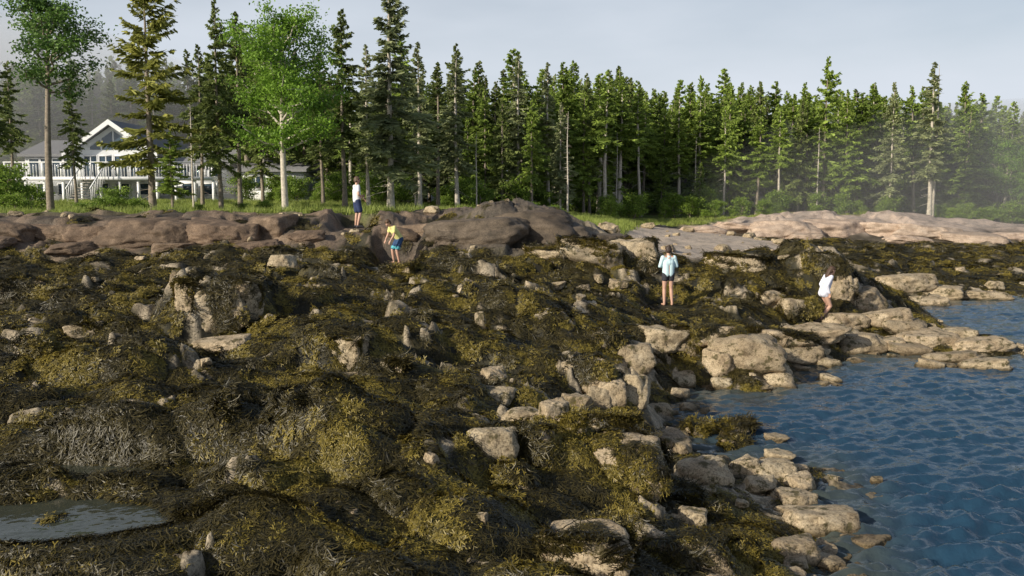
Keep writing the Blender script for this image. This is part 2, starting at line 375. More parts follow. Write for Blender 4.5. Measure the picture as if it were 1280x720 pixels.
BOUL=[(615,583,70,44,0),(672,588,64,42,1),(785,612,130,60,1),(770,515,38,32,0),(798,503,40,32,0),(750,515,34,28,0),(722,520,38,26,0),(696,530,42,30,0),(735,488,80,32,1),(765,545,74,20,1),(715,548,44,18,1),
(890,618,78,32,0),(943,600,40,26,0),(982,612,60,28,0),(1016,624,44,24,0),(1012,648,48,22,0),(1046,680,100,28,0),(872,672,44,26,0),(1012,718,66,28,0),(865,722,110,26,1),(740,722,130,44,1),(960,625,40,18,0),(900,660,34,14,1),(940,715,44,16,1),(985,585,36,15,0),
(855,487,40,16,0),(906,472,44,26,0),(910,488,30,14,0),(982,487,48,20,0),(938,462,110,36,0),(985,440,90,26,1),(1010,456,66,24,0),(870,440,70,28,1),(832,448,60,28,0),(1115,408,70,18,0),(1150,445,64,13,0),(1205,455,74,13,0),(1245,465,70,14,0),(1240,440,78,16,0),(1180,434,80,17,0),(1085,438,64,18,0),(1120,440,54,16,0),(1030,432,76,20,0),(905,432,70,22,1),(1060,410,64,18,0),(1140,420,60,17,0),(1210,425,54,12,0),(795,460,60,30,0),(760,440,56,26,1),
(885,550,40,12,1),(855,502,28,13,0),(980,558,30,9,0),(1110,612,16,8,0),(855,640,60,14,1),(890,632,36,12,0),(640,620,60,22,1),(830,520,32,13,0),(925,548,50,10,1),
(350,334,36,20,0),(270,415,70,50,1),(300,400,40,45,1),(95,425,50,16,1),(35,448,38,24,1),(20,372,46,22,1),(272,525,22,14,1),(228,392,34,38,1),(615,482,34,20,0),(620,505,50,15,0),(360,520,44,20,1),(775,365,24,10,0),(270,447,70,13,0),(430,460,50,26,1),(240,655,50,14,1),(655,532,54,14,0),(495,468,22,11,1),(60,374,30,12,1),(600,410,14,22,0),(500,340,40,9,1),(690,360,36,10,1),
(1140,362,80,20,0),(1185,370,54,14,0),(1250,362,24,12,0),(1170,383,54,11,0),(1240,375,66,11,0),(965,385,44,20,1),(1085,385,54,22,0),(1000,395,54,20,1),(1055,375,44,26,0),
(925,565,36,10,1),(600,665,18,12,0)]
BIG=[]
rr_=random.Random(3)
px=-30
while px<560:
    w=rr_.uniform(46,115);BIG.append((px+w/2,rr_.uniform(292,304),w,rr_.uniform(15,26),rB));px+=w*.6
px=-30
while px<540:
    w=rr_.uniform(30,80);BIG.append((px+w/2,rr_.uniform(310,325),w,rr_.uniform(8,15),rB));px+=w*2.1
BIG+=[(600,300,130,30,rD),(665,296,130,32,rD),(560,302,80,22,rD),(700,304,90,22,rD),(740,325,90,34,rocks),(795,332,70,38,rocks),(690,325,70,18,rocks),(765,300,50,14,rD),
 (1038,352,60,34,rocks),(930,338,80,20,rocks),(1055,372,40,24,rocks),
 (880,294,60,10,rP),(930,292,80,13,rP),(985,292,90,17,rP),(1050,293,100,22,rP),(1110,296,100,20,rP),(1170,298,90,15,rP),(1230,301,90,13,rP),(1285,303,80,12,rP),(1010,300,50,9,rP),(1140,303,60,8,rP)]
weedpts=[]
ALLB=[(a,b,c,d,e,rocks,'boulder') for a,b,c,d,e in BOUL]+[(a,b,c,d,1 if (e is rocks) else 0,e,'granite_outcrop') for a,b,c,d,e in BIG]
for i,(px,py,w,h,wd,lst,nm) in enumerate(ALLB):
    gx,gy,gz=ground_at(px,py)
    if nm=='granite_outcrop':
        if lst is rB or lst is rD: gy=min(max(gy,29.2),31.2)
        if lst is rP: gy=min(max(gy,57),63)
        gx=(px-640)/FX*gy;gz=float(H(gx,gy)[0])
        if any(abs(gx-bx)<1.0+w/FX*gy/2 and gy<by+.6 and gy>by-4 for bx,by,bz in PEOPLE.values()) and lst is not rP:
            w*=.55;h*=.5
            if any(abs(gx-bx)<.5+w/FX*gy/2 and gy<by+.6 and gy>by-4 for bx,by,bz in PEOPLE.values()): continue
    sx=w/FX*gy/2*1.18;szz=h/FX*gy*.95;sy=min(sx*.85,sx*.5+szz*.6)
    o=obj(nm,lst[i%9]);o.scale=(sx,sy,szz)
    gz2=float(H(gx,gy+sy*.6)[0]);gz2=max(min(gz2,gz+.3),0)
    o.location=(gx,gy+sy*.6,max(gz*.6+gz2*.4,0)+szz*.20);o.rotation_euler=(rr_.uniform(-.12,.12),rr_.uniform(-.12,.12),rr_.choice((0,3.14))+rr_.uniform(-.4,.4)*(1 if w<70 else .4))
    if wd:
        m=o.matrix_basis;nv=len(rocks[i%9].vertices)
        for k in range(0,nv,4 if w>60 else 7):
            v=rocks[i%9].vertices[k]
            if v.normal.z>-.1 and mnoise.noise(v.co*1.3+Vector((i*3,0,0)))>-.02:
                p=m@v.co;nn=v.normal
                weedpts.append((p.x,p.y,p.z,nn.x/sx,nn.y/sy,nn.z/szz))
# ---------------------------------------------------------------- GN instancing
def scatter(name,pts,rot,scl,vi,protos,mat=None):
    col=bpy.data.collections.new(name+'_parts')
    for i,me in enumerate(protos):
        o=bpy.data.objects.new('%s_part_%02d'%(name,i),me);col.objects.link(o)
    me=bpy.data.meshes.new(name);me.vertices.add(len(pts));me.vertices.foreach_set('co',np.asarray(pts,np.float32).ravel())
    a=me.attributes.new('rot','FLOAT_VECTOR','POINT');a.data.foreach_set('vector',np.asarray(rot,np.float32).ravel())
    scl=np.asarray(scl,np.float32)
    if scl.ndim==1: scl=np.repeat(scl[:,None],3,1)
    a=me.attributes.new('scl','FLOAT_VECTOR','POINT');a.data.foreach_set('vector',scl.ravel())
    a=me.attributes.new('vi','INT','POINT');a.data.foreach_set('value',np.asarray(vi,np.int32))
    me.update()
    o=obj(name,me)
    g=bpy.data.node_groups.new(name,'GeometryNodeTree')
    g.interface.new_socket('Geometry',in_out='INPUT',socket_type='NodeSocketGeometry');g.interface.new_socket('Geometry',in_out='OUTPUT',socket_type='NodeSocketGeometry')
    N=g.nodes;L=g.links
    gi=N.new('NodeGroupInput');go=N.new('NodeGroupOutput');ip=N.new('GeometryNodeInstanceOnPoints');ci=N.new('GeometryNodeCollectionInfo')
    ci.inputs['Collection'].default_value=col;ci.inputs['Separate Children'].default_value=True;ci.inputs['Reset Children'].default_value=True
    def na(nm,ty):
        q=N.new('GeometryNodeInputNamedAttribute');q.data_type=ty;q.inputs[0].default_value=nm
        return [s for s in q.outputs if s.enabled][0]
    e=N.new('FunctionNodeEulerToRotation');L.new(na('rot','FLOAT_VECTOR'),e.inputs[0])
    L.new(gi.outputs[0],ip.inputs['Points']);L.new(ci.outputs[0],ip.inputs['Instance']);ip.inputs['Pick Instance'].default_value=True
    L.new(na('vi','INT'),ip.inputs['Instance Index']);L.new(e.outputs[0],ip.inputs['Rotation']);L.new(na('scl','FLOAT_VECTOR'),ip.inputs['Scale'])
    L.new(ip.outputs[0],go.inputs[0])
    md=o.modifiers.new('scatter','NODES');md.node_group=g
    return o
def euler_from(xa,za):
    za=za/np.linalg.norm(za,axis=1)[:,None];xa=xa-(xa*za).sum(1)[:,None]*za;xa/=np.linalg.norm(xa,axis=1)[:,None]+1e-9
    ya=np.cross(za,xa)
    ry=-np.arcsin(np.clip(xa[:,2],-1,1));rz=np.arctan2(xa[:,1],xa[:,0]);rx=np.arctan2(ya[:,2],za[:,2])
    return np.stack([rx,ry,rz],1)
def clumpA(seed):
    rs=np.random.default_rng(seed);g=Geo()
    for k in range(34):
        p=np.array([rs.normal(-.1,.09),rs.normal(0,.1),.03+rs.uniform(0,.05)]);a=rs.normal(0,.7);L=rs.uniform(.16,.4);S=5
        col=rs.uniform(0,.8)**1.4;w=rs.uniform(.006,.010);P_=[];da=rs.normal(0,.6)
        for i in range(S+1):
            t=i/S;P_.append(p.copy());a+=da*.4+rs.normal(0,.2)
            p=p+np.array([math.cos(a),math.sin(a),0])*L/S
            p[2]=max(.004,.05+.06*math.sin(min(1,t*1.5)*3.1)-.07*t+rs.normal(0,.008))
        P_=np.array(P_);tn=np.gradient(P_,axis=0);sd=np.cross(tn,[0,0,1.]);sd/=np.linalg.norm(sd,axis=1)[:,None]+1e-9
        sd=sd+np.array([0,0,rs.normal(0,.5)]);ww=w*np.array([.7,1,1,1.1,1.3,.5])
        V=np.concatenate([P_-sd*ww[:,None],P_+sd*ww[:,None]]);F=[(i,i+1,S+2+i,S+1+i) for i in range(S)]
        g.add(V,F,0,np.clip(col+np.tile(np.linspace(-.1,.2,S+1),2),0,1))
    return g.mesh('weedA',[M_weedA],True)
def clumpB(seed):
    rs=np.random.default_rng(seed);g=Geo()
    for k in range(46):
        a=rs.uniform(-math.pi,math.pi);L=rs.uniform(.07,.2);p0=np.array([rs.normal(0,.07),rs.normal(0,.07),.0]);hh=rs.uniform(.03,.1)
        col=rs.uniform(.0,.75);w=rs.uniform(.006,.010)
        d=np.array([math.cos(a),math.sin(a),0]);s=np.array([-d[1],d[0],0])+np.array([0,0,rs.normal(0,.6)])
        mid=p0+d*L*.5+[0,0,hh];
        V=[p0-s*w*.6,p0+s*w*.6,mid-s*w,mid+s*w];F=[(0,1,3,2)];C=[col-.1,col-.1,col,col]
        for q in(-1,1):
            a2=a+q*rs.uniform(.25,.7);d2=np.array([math.cos(a2),math.sin(a2),0]);e=mid+d2*L*.55+[0,0,rs.uniform(-.05,.02)];n0=len(V)
            V+=[mid-s*w,mid+s*w,e-s*w*1.5,e+s*w*1.5];F.append((n0,n0+1,n0+3,n0+2));C+=[col,col,col+.3,col+.3]
        g.add(V,F,0,np.clip(C,0,1))
    return g.mesh('weedB',[M_weedB],True)
weedprotos=[clumpA(i) for i in range(5)]+[clumpB(20+i) for i in range(4)]
NB=210000
yy=5.0*np.exp(rng.uniform(0,1,NB)*math.log(58/5.0));xx=rng.uniform(-.62,.62,NB)*(yy+2.)
zz,r,gr,be,pk,le=Hfull(xx,yy)
keep=((r<.35)|((r<.9)&(rng.random(NB)<.13)&(le<.3)&(zz>.1)))&(gr<.2)&(be<.25)&(pk<.2)&(zz>-.0)
pool=np.zeros(NB,bool)
for bx,by,rx,ry in POOLS: pool|=((((xx-bx)/(1.9*rx))**2+((yy-by)/(1.9*ry))**2)<1)&(zz<POOLZ-.0)
keep&=~pool
keep&=rng.random(NB)<np.where(le>.5,.4,1)
keep&=rng.random(NB)<.48+.27*(yy<13)
for k,(bx,by,bz) in PEOPLE.items(): keep&=~((np.abs(xx-bx)<.35)&(yy<by+.4)&(yy>by-.9))
xx=xx[keep];yy=yy[keep];zz=zz[keep];e=.06
zx=(H(xx+e,yy)-H(xx-e,yy))/(2*e);zy=(H(xx,yy+e)-H(xx,yy-e))/(2*e)
zx=np.clip(zx,-2,2);zy=np.clip(zy,-2,2)
nr=np.stack([-zx,-zy,np.ones(len(xx))],1);PT=np.stack([xx,yy,zz],1)
if weedpts:
    wp=np.array(weedpts);PT=np.concatenate([PT,wp[:,:3]]);nr=np.concatenate([nr,wp[:,3:]])
nr/=np.linalg.norm(nr,axis=1)[:,None]
dn=np.stack([nr[:,0],nr[:,1],np.zeros(len(nr))],1)+np.stack([rng.normal(0,.28,len(nr)),rng.normal(-.1,.28,len(nr)),np.full(len(nr),-.3)],1)
rot=euler_from(dn,nr)
scl=np.clip(.28+PT[:,1]*.0155,.38,1.02)*rng.uniform(.7,1.3,len(PT))
pn=fbm(PT[:,0]/1.3,PT[:,1]/1.3,3,77)+rng.normal(0,.22,len(PT))-.3*ss(11.5,9,PT[:,1])*ss(0,-2,PT[:,0])  # dark weed favoured at near left, imitating the wet, shadowed foreground
vi=np.where(pn>.07,5+rng.integers(0,4,len(PT)),rng.integers(0,5,len(PT)))
scatter('seaweed',PT,rot,np.stack([scl,scl,scl*.5],1),vi,weedprotos)
print('WEED',len(PT))
NB=26000
yy=5.5*np.exp(rng.uniform(0,1,NB)*math.log(60/5.5));xx=rng.uniform(-.62,.62,NB)*(yy+1)
zz,r,gr,be,pk,le=Hfull(xx,yy)
cl=fbm(xx/1.2,yy/1.2,3,88)
pr=np.where((zz<.3)&(zz>-.18),.22*(cl>-.0),0)+np.where((r>.5)&(pk<.3),.03,0)+.004*(cl>.2)*(zz>.25)+ .05*(be>.4)
keep=(rng.random(NB)<pr)&(gr<.3)
for k,(bx,by,bz) in PEOPLE.items(): keep&=~((np.abs(xx-bx)<.5)&(yy<by+.5)&(yy>by-1.5))
xx=xx[keep];yy=yy[keep];zz=zz[keep]
s=np.exp(rng.normal(-2.25,.6,len(xx)))*np.clip(.7+yy*.014,0,1.4);s=np.clip(s,.03,.4)
sc=np.stack([s*rng.uniform(.9,1.4,len(s)),s*rng.uniform(.8,1.1,len(s)),s*rng.uniform(.5,.9,len(s))],1)
scatter('shore_rocks',np.stack([xx,yy,zz+s*.2],1),np.stack([rng.normal(0,.15,len(s)),rng.normal(0,.15,len(s)),rng.uniform(0,6.28,len(s))],1),sc,rng.integers(0,9,len(s)),rocks)
# ---------------------------------------------------------------- trees
def spruce(name,Ht,R,cb,seed,mats,nb=120,dens=13,droop=.25,pw=.85,trunk_r=.16,dead=26):
    rs=np.random.default_rng(seed);g=Geo()
    k=9;zt=np.linspace(0,Ht,k);bend=rs.normal(0,.12,2)
    tx=bend[0]*np.sin(zt/Ht*3)+rs.normal(0,.02,k);ty=bend[1]*np.sin(zt/Ht*2.6);tx[0]=ty[0]=0
    rad=trunk_r*(1-zt/Ht)**.8+.015;rad[0]*=1.35
    zt0=zt.copy();zt0[0]=-.4
    g.tube(np.stack([tx,ty,zt0],1),rad,8,0)
    def tp(z): return np.array([np.interp(z,zt,tx),np.interp(z,zt,ty),z])
    side=rs.uniform(0,6.28);ph=rs.uniform(0,6.28)
    for i in range(nb):
        t=(i+rs.uniform(0,1))/nb
        z=Ht*(cb+(1-cb)*t**.92);az=rs.uniform(0,6.28)
        L=R*((1-t)**pw)*rs.uniform(.5,1.15)*(1+.25*math.cos(az-side)+.18*math.sin(t*17+ph))+.14
        if t<.12: L*=.55+3.5*t
        if rs.random()<.07: L*=1.35
        A_=math.radians(np.interp(t,[0,.5,1],[-18,2,45])+rs.normal(0,6))
        d=np.array([math.cos(az),math.sin(az),0]);lat=np.array([-d[1],d[0],0]);p0=tp(z)
        sv=np.linspace(0,1,5)
        def pt(s): 
            s=np.atleast_1d(s);return p0+d*(L*s*math.cos(A_))[:,None]+np.array([0,0,1.])*(L*(s*math.sin(A_)-droop*s*s+.18*s**4))[:,None]
        g.tube(pt(sv),.018*(1-sv)+.004,3,0)
        m=int(L*dens)+5
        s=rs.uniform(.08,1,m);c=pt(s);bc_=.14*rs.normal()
        for sg in(-1,1,0):
            ln=np.clip((.38*L*(1-s*.65)+.1),.12,.55)*rs.uniform(.6,1.2,m)
            if sg==0: ln*=.6
            u=d*rs.uniform(.35,.9,m)[:,None]+lat*(sg*rs.uniform(.5,1.,m))[:,None]+np.array([0,0,1.])*(rs.normal(-.25,.25,m))[:,None]
            u=u/np.linalg.norm(u,axis=1)[:,None]*ln[:,None]
            w=np.cross(u,[0,0,1.]);w/=np.linalg.norm(w,axis=1)[:,None]+1e-9
            w=w+np.array([0,0,1.])*rs.normal(0,.9,m)[:,None];w=w*rs.uniform(.03,.06,m)[:,None]
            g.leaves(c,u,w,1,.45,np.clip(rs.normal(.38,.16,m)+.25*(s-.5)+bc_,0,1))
    for i in range(dead):
        z=Ht*rs.uniform(.1,cb+.08);az=rs.uniform(0,6.28);L=rs.uniform(.2,R*.6);p0=tp(z);d=np.array([math.cos(az),math.sin(az),rs.uniform(-.35,.05)])
        g.tube([p0,p0+d*L*.5,p0+d*L+[0,0,-.08*L]],[.018,.011,.004],3,0)
    return g.mesh(name,mats)
def broadleaf(name,Ht,R,cb,seed,mats,nl=26,per=34,trunk_r=.17,leaf=.085,lean=0.,top=1.,cl=.3):
    rs=np.random.default_rng(seed);g=Geo()
    k=10;zt=np.linspace(0,Ht*.93,k);tx=lean*zt/Ht+.15*np.sin(zt/Ht*5+rs.uniform(0,6));ty=.12*np.sin(zt/Ht*4+1);tx-=tx[0];ty-=ty[0];zt0=zt.copy();zt0[0]=-.3
    g.tube(np.stack([tx,ty,zt0],1),trunk_r*(1-zt/Ht)**.9+.02,9,0)
    def tp(z): return np.array([np.interp(z,zt,tx),np.interp(z,zt,ty),z])
    for i in range(nl):
        t=(i+rs.uniform(0,1))/nl;z=Ht*(cb-.05+(.93-cb)*t);az=i*2.4+rs.normal(0,.4)
        prof=math.sin(math.pi*min(1,(t*.80+.2))**.9)**.6
        L=max(.6,R*prof*rs.uniform(.65,1.12));up=math.radians(np.interp(t,[0,1],[22,55])+rs.normal(0,6))
        d=np.array([math.cos(az)*math.cos(up),math.sin(az)*math.cos(up),math.sin(up)]);p0=tp(z)
        s=np.linspace(0,1,6);wob=rs.normal(0,.05*L,(6,3));wob[0]=0
        P_=p0+d*(L*s)[:,None]+wob+np.array([0,0,1.])*(.12*L*s*s)[:,None]
        g.tube(P_,trunk_r*.38*(1-s)+.012,5,0)
        ns=max(4,int(L*3.6))
        for j in range(ns):
            q=rs.uniform(.3,1.05);b0=np.array([np.interp(q,s,P_[:,m]) for m in range(3)])
            dd=rs.normal(0,1,3)+d*.5;dd[2]=dd[2]*.5+.15;dd/=np.linalg.norm(dd);l2=rs.uniform(.35,.9)*L*.38
            tip=b0+dd*l2;g.tube([b0,(b0+tip)/2+[0,0,.04],tip],[.018,.011,.005],3,0)
            cc=rs.uniform(.1,.8)
            for f in(.55,1.):
                c0=b0+(tip-b0)*f;m=per
                c=c0+rs.normal(0,1,(m,3))*np.array([cl,cl,cl*.6])
                u=rs.normal(0,1,(m,3));u[:,2]-=.3;u/=np.linalg.norm(u,axis=1)[:,None];w=np.cross(u,rs.normal(0,1,(m,3)));w/=np.linalg.norm(w,axis=1)[:,None]
                g.leaves(c,u*leaf*1.5,w*leaf*.5,1,.6,np.clip(cc+rs.normal(0,.15,m),0,1))
    return g.mesh(name,mats)
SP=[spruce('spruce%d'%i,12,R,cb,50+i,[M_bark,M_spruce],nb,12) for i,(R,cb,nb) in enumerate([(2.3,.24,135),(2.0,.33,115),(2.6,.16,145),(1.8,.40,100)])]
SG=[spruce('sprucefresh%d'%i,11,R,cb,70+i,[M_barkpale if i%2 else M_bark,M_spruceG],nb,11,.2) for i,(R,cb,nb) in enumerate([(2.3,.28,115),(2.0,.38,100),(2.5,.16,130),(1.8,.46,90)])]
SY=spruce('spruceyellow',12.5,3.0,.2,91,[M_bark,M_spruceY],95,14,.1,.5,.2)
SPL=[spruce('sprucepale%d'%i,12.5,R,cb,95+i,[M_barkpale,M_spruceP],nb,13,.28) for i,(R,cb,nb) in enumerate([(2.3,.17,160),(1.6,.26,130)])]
BL=broadleaf('broadleaf',11.3,3.6,.33,5,[M_barkpale,M_leaf],34,36)
BT=broadleaf('thinleaf',11.5,2.2,.56,6,[M_bark,leafmat('ash_leaves',(.05,.11,.025),(.17,.29,.06),.35)],18,38,.14,.08,.5)
BU=[broadleaf('shrub%d'%i,2.0,1.2,.12,12+i,[M_bark,M_bush],12,30,.05,.07,0,1,.22) for i in range(2)]
def put(name,me,px,basepy,toppy,d,mh,wscale=1.):
    x=(px-640)/FX*d;gz=float(H(x,d)[0]);zt=CZ+(HY-toppy)/FX*d;s=(zt-gz)/mh
    o=obj(name,me,None,(x,d,gz-.05));o.scale=(s*wscale,s*wscale,s);o.rotation_euler=(0,0,random.uniform(0,6.28));return o
T=[('ash_tree',BT,66,-25,47,11.5,1.2),('spruce_tree',SY,193,-8,46,12.5,1.0),('spruce_tree',SP[0],278,5,50,12,.75),('spruce_tree',SP[3],302,22,54,12,.85),('spruce_tree',SP[1],255,60,57,12,.8),
('maple_tree',BL,358,8,45,11.3,1.02),('spruce_tree',SP[1],432,18,55,12,.9),('spruce_tree',SPL[0],489,-22,50,12.5,1.1),('spruce_tree',SPL[1],462,60,58,12.5,.9),('spruce_tree',SPL[1],525,58,56,12.5,1.),
('spruce_tree',SP[3],548,82,62,12,1.),('spruce_tree',SPL[1],573,70,58,12.5,1.1),('spruce_tree',SG[0],606,112,66,11,.8),('spruce_tree',SP[2],628,125,64,12,.8),('spruce_tree',SPL[1],650,72,66,12.5,1.0),
('spruce_tree',SPL[1],686,82,68,12.5,1.0),('spruce_tree',SG[0],665,128,64,11,.8),('spruce_tree',SP[1],405,70,60,12,.9),('spruce_tree',SP[0],330,80,62,12,.9),('spruce_tree',SP[3],20,80,58,12,.9),('spruce_tree',SP[3],-6,30,44,12,1.),('spruce_tree',SP[1],98,100,60,12,.8),
('spruce_tree',SG[0],218,165,45,11,1.2),('spruce_tree',SPL[1],1160,82,78,12.5,1.1),('spruce_tree',SPL[0],1110,106,80,12.5,.8),('spruce_tree',SP[1],785,100,84,12,.9),('spruce_tree',SP[2],945,105,92,12,.8),
('alder_tree',BL,1252,172,84,11.3,1.2),('alder_tree',BL,1285,185,82,11.3,1.1),('spruce_tree',SPL[0],520,150,60,12.5,.9),('spruce_tree',SG[2],585,150,66,11,.8),('spruce_tree',SPL[0],555,135,68,12.5,.8),('spruce_tree',SPL[0],700,130,66,12.5,.8)]
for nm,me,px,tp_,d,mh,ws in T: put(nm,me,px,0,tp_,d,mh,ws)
def snag(px,top,d,seed):
    g=Geo();rs=np.random.default_rng(seed);Ht=10
    g.tube([(0,0,-.3),(.05,.02,3),(-.03,.05,7),(.04,0,10)],[.11,.085,.05,.012],7,0)
    for i in range(70):
        z=rs.uniform(2.5,9.6);az=rs.uniform(0,6.28);L=rs.uniform(.2,1.1)*(1.1-z/12);g.tube([(0,0,z),(math.cos(az)*L,math.sin(az)*L,z-.1*L)],[.018,.004],3,0)
    put('dead_spruce_tree',g.mesh('snag',[M_barkpale]),px,0,top,d,10)
snag(709,140,62,1);snag(868,172,80,2);snag(596,165,58,3);snag(1164,84,79.3,4);snag(244,120,55,5);snag(1020,160,80,6);snag(770,165,74,7)
def edge(x): return np.interp(x,[-80,-45,-26,-20,-4,5,12,30,50,90,160],[84,86,86,70,64,66,77,80,84,84,90])
pts=[];sc=[];vi=[]
tries=0
cells={}
while len(pts)<900 and tries<60000:
    tries+=1
    x=random.uniform(-105,120);y=float(edge(x))+abs(random.gauss(0,1))*20+random.uniform(0,2)
    if abs(x)>.72*y+6 : continue
    key=(round(x/1.6),round(y/1.6))
    if key in cells: continue
    cells[key]=1
    e=y-float(edge(x))
    hh=random.gauss(9.8,1.1)+min(e,20)*.09
    if x<-20: hh+=1.6
    if -20<=x<3: hh-=.9
    if random.random()<.2: hh*=random.uniform(.4,.75)
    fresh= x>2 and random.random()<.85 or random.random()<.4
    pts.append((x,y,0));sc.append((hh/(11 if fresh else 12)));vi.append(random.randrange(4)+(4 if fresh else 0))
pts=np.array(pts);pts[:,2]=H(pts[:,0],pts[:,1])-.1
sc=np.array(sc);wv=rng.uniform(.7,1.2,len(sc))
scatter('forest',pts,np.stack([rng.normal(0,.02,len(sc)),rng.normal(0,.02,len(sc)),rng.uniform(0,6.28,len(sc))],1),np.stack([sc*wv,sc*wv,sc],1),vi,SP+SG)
for px,top,d,ws in[(150,240,40,1.),(130,248,39,1.2),(172,250,40,1.),(8,222,42,1.3),(-15,215,43,1.4),(20,245,38,1.1),(105,255,41,1.),(330,252,50,1.4),(300,255,49,1.4),(250,256,50,1.3),(665,255,50,1.4),(690,258,52,1.4),(640,258,50,1.1),(40,235,50,1.3),(880,263,74,1.5),(915,262,75,1.3),(960,262,76,1.6),(1230,262,76,1.6),(1190,262,77,1.6),(1265,258,78,1.6),(1020,258,78,1.5),(420,256,54,1.5),(540,258,55,1.4)]:
    o=put('bush',random.choice(BU),px,0,top,d,2.0,ws)
ub=[];
for i in range(340):
    x=random.uniform(-60,85);y=float(edge(x))-random.uniform(-8,3);ub.append((x,y,0))
ub=np.array(ub);ub[:,2]=H(ub[:,0],ub[:,1])-.1;s=rng.uniform(.35,1.0,len(ub))
scatter('undergrowth',ub,np.stack([s*0,s*0,rng.uniform(0,6.28,len(s))],1),s,rng.integers(0,2,len(s)),BU)
def gclump(seed):
    rs=np.random.default_rng(seed);g=Geo();m=60
    c=np.stack([rs.normal(0,.16,m),rs.normal(0,.16,m),np.zeros(m)],1);u=np.stack([rs.normal(0,.08,m),rs.normal(0,.08,m),rs.uniform(.12,.32,m)],1)
    w=rs.normal(0,1,(m,3));w[:,2]=0;w/=np.linalg.norm(w,axis=1)[:,None];g.leaves(c,u,w*.012,0,.1,rs.uniform(.1,.8,m));return g.mesh('grass',[M_grass])
NB=22000
yy=rng.uniform(33,72,NB);xx=rng.uniform(-.6,.62,NB)*yy;zz,r,gr,be,pk,le=Hfull(xx,yy);keep=(gr>.55)&(rng.random(NB)<.6)&(fbm(xx/3,yy/3,2,9)>-.35)
xx=xx[keep];yy=yy[keep];zz=zz[keep];s=rng.uniform(.5,1.3,len(xx))
scatter('grass',np.stack([xx,yy,zz-.02],1),np.stack([s*0,s*0,rng.uniform(0,6.28,len(s))],1),s,rng.integers(0,3,len(s)),[gclump(i) for i in range(3)])
# ---------------------------------------------------------------- house
def box(name,x0,x1,y0,y1,z0,z1,mat,parent):
    V=[(x0,y0,z0),(x1,y0,z0),(x1,y1,z0),(x0,y1,z0),(x0,y0,z1),(x1,y0,z1),(x1,y1,z1),(x0,y1,z1)]
    F=[(0,3,2,1),(4,5,6,7),(0,1,5,4),(1,2,6,5),(2,3,7,6),(3,0,4,7)]
    return obj(name,mesh_from(name,V,F,[mat]),parent)
def poly(name,pts,y0,y1,mat,parent):
    k=len(pts);V=[(a,y0,b_) for a,b_ in pts]+[(a,y1,b_) for a,b_ in pts]
    me=bpy.data.meshes.new(name);me.from_pydata(V,[],[tuple(range(k)),tuple(range(2*k-1,k-1,-1))]+[(i,i+k,(i+1)%k+k,(i+1)%k) for i in range(k)]);me.materials.append(mat);me.update()
    return obj(name,me,parent)
M_white=simple('white_paint',(.80,.81,.82),.6,.05,3);M_siding=simple('pale_siding',(.72,.74,.76),.7,.06,2);M_roof=simple('grey_shingles',(.24,.24,.25),.85,.25,12);M_deck=simple('weathered_deck',(.3,.28,.25),.85,.2,5)
M_glass,nt,b=newmat('window_glass');b.inputs['Base Color'].default_value=(.05,.08,.11,1);b.inputs['Roughness'].default_value=.05;b.inputs['Specular IOR Level'].default_value=.8
HD=73.;K=HD/FX
hx=lambda px:(px-640)*K
hz=lambda py:CZ+(HY-py)*K
house=bpy.data.objects.new('white_house',None);COL.objects.link(house)
zb=3.2
xa,xb=hx(98),hx(196);xm=(xa+xb)/2;ze=hz(190);zp=hz(156)
poly('gable_wall',[(xa,zb),(xb,zb),(xb,ze),(xm,zp-.1),(xa,ze)],HD,HD+11,M_siding,house)
for sx in(-1,1):
    xe=xa-.6 if sx<0 else xb+.6;sl=(zp-ze)/(xb-xm);zze=ze-.6*sl
    P4=[(xm,zp),(xe,zze),(xe,zze+.22),(xm,zp+.25)]
    if sx>0:P4=P4[::-1]
    poly('roof_slope',P4,HD-.7,HD+11.4,M_roof,house)
    P5=[(xm,zp-.12),(xe,zze-.12),(xe,zze+.24),(xm,zp+.28)]
    if sx>0:P5=P5[::-1]
    poly('bargeboard',P5,HD-.82,HD-.705,M_white,house)
xl0,xl1=hx(30),xa-.02
box('left_wing',xl0,xl1,HD+.8,HD+9,zb,hz(194),M_siding,house)
def sroof(name,x0,x1,y0,y1,ym,z0,z1):
    V=[(x0,y0,z0),(x1,y0,z0),(x1,ym,z1),(x0,ym,z1),(x0,y1,z0),(x1,y1,z0),(x0,y0,z0-.2),(x1,y0,z0-.2),(x0,y1,z0-.2),(x1,y1,z0-.2)]
    me=bpy.data.meshes.new(name);me.from_pydata(V,[],[(0,1,2,3),(3,2,5,4),(0,3,4,8,6),(1,7,9,5,2),(6,7,1,0),(4,5,9,8),(6,8,9,7)]);me.materials.append(M_roof);me.update();return obj(name,me,house)
sroof('left_roof',xl0-.4,xl1,HD+.4,HD+9.4,HD+5,hz(193),hz(172))
xr0,xr1=xb+.02,hx(282)
box('right_wing',xr0,xr1,HD+.8,HD+9,zb,hz(206),M_siding,house)
sroof('right_roof',xr0,xr1+.4,HD+.4,HD+9.4,HD+5,hz(205),hz(184))
def window(x0,x1,z0,z1,y,nx=1,nz=1,nm='window'):
    box(nm+'_glass',x0,x1,y-.04,y-.005,z0,z1,M_glass,house)
    f=.09
    box(nm+'_frame',x0-f,x0,y-.09,y-.003,z0-f,z1+f,M_white,house);box(nm+'_frame',x1,x1+f,y-.09,y-.003,z0-f,z1+f,M_white,house)
    box(nm+'_frame',x0,x1,y-.09,y-.003,z1,z1+f,M_white,house);box(nm+'_frame',x0,x1,y-.09,y-.003,z0-f,z0,M_white,house)
    for i in range(1,nx):
        xx_=x0+(x1-x0)*i/nx;box(nm+'_mullion',xx_-.035,xx_+.035,y-.07,y-.045,z0,z1,M_white,house)
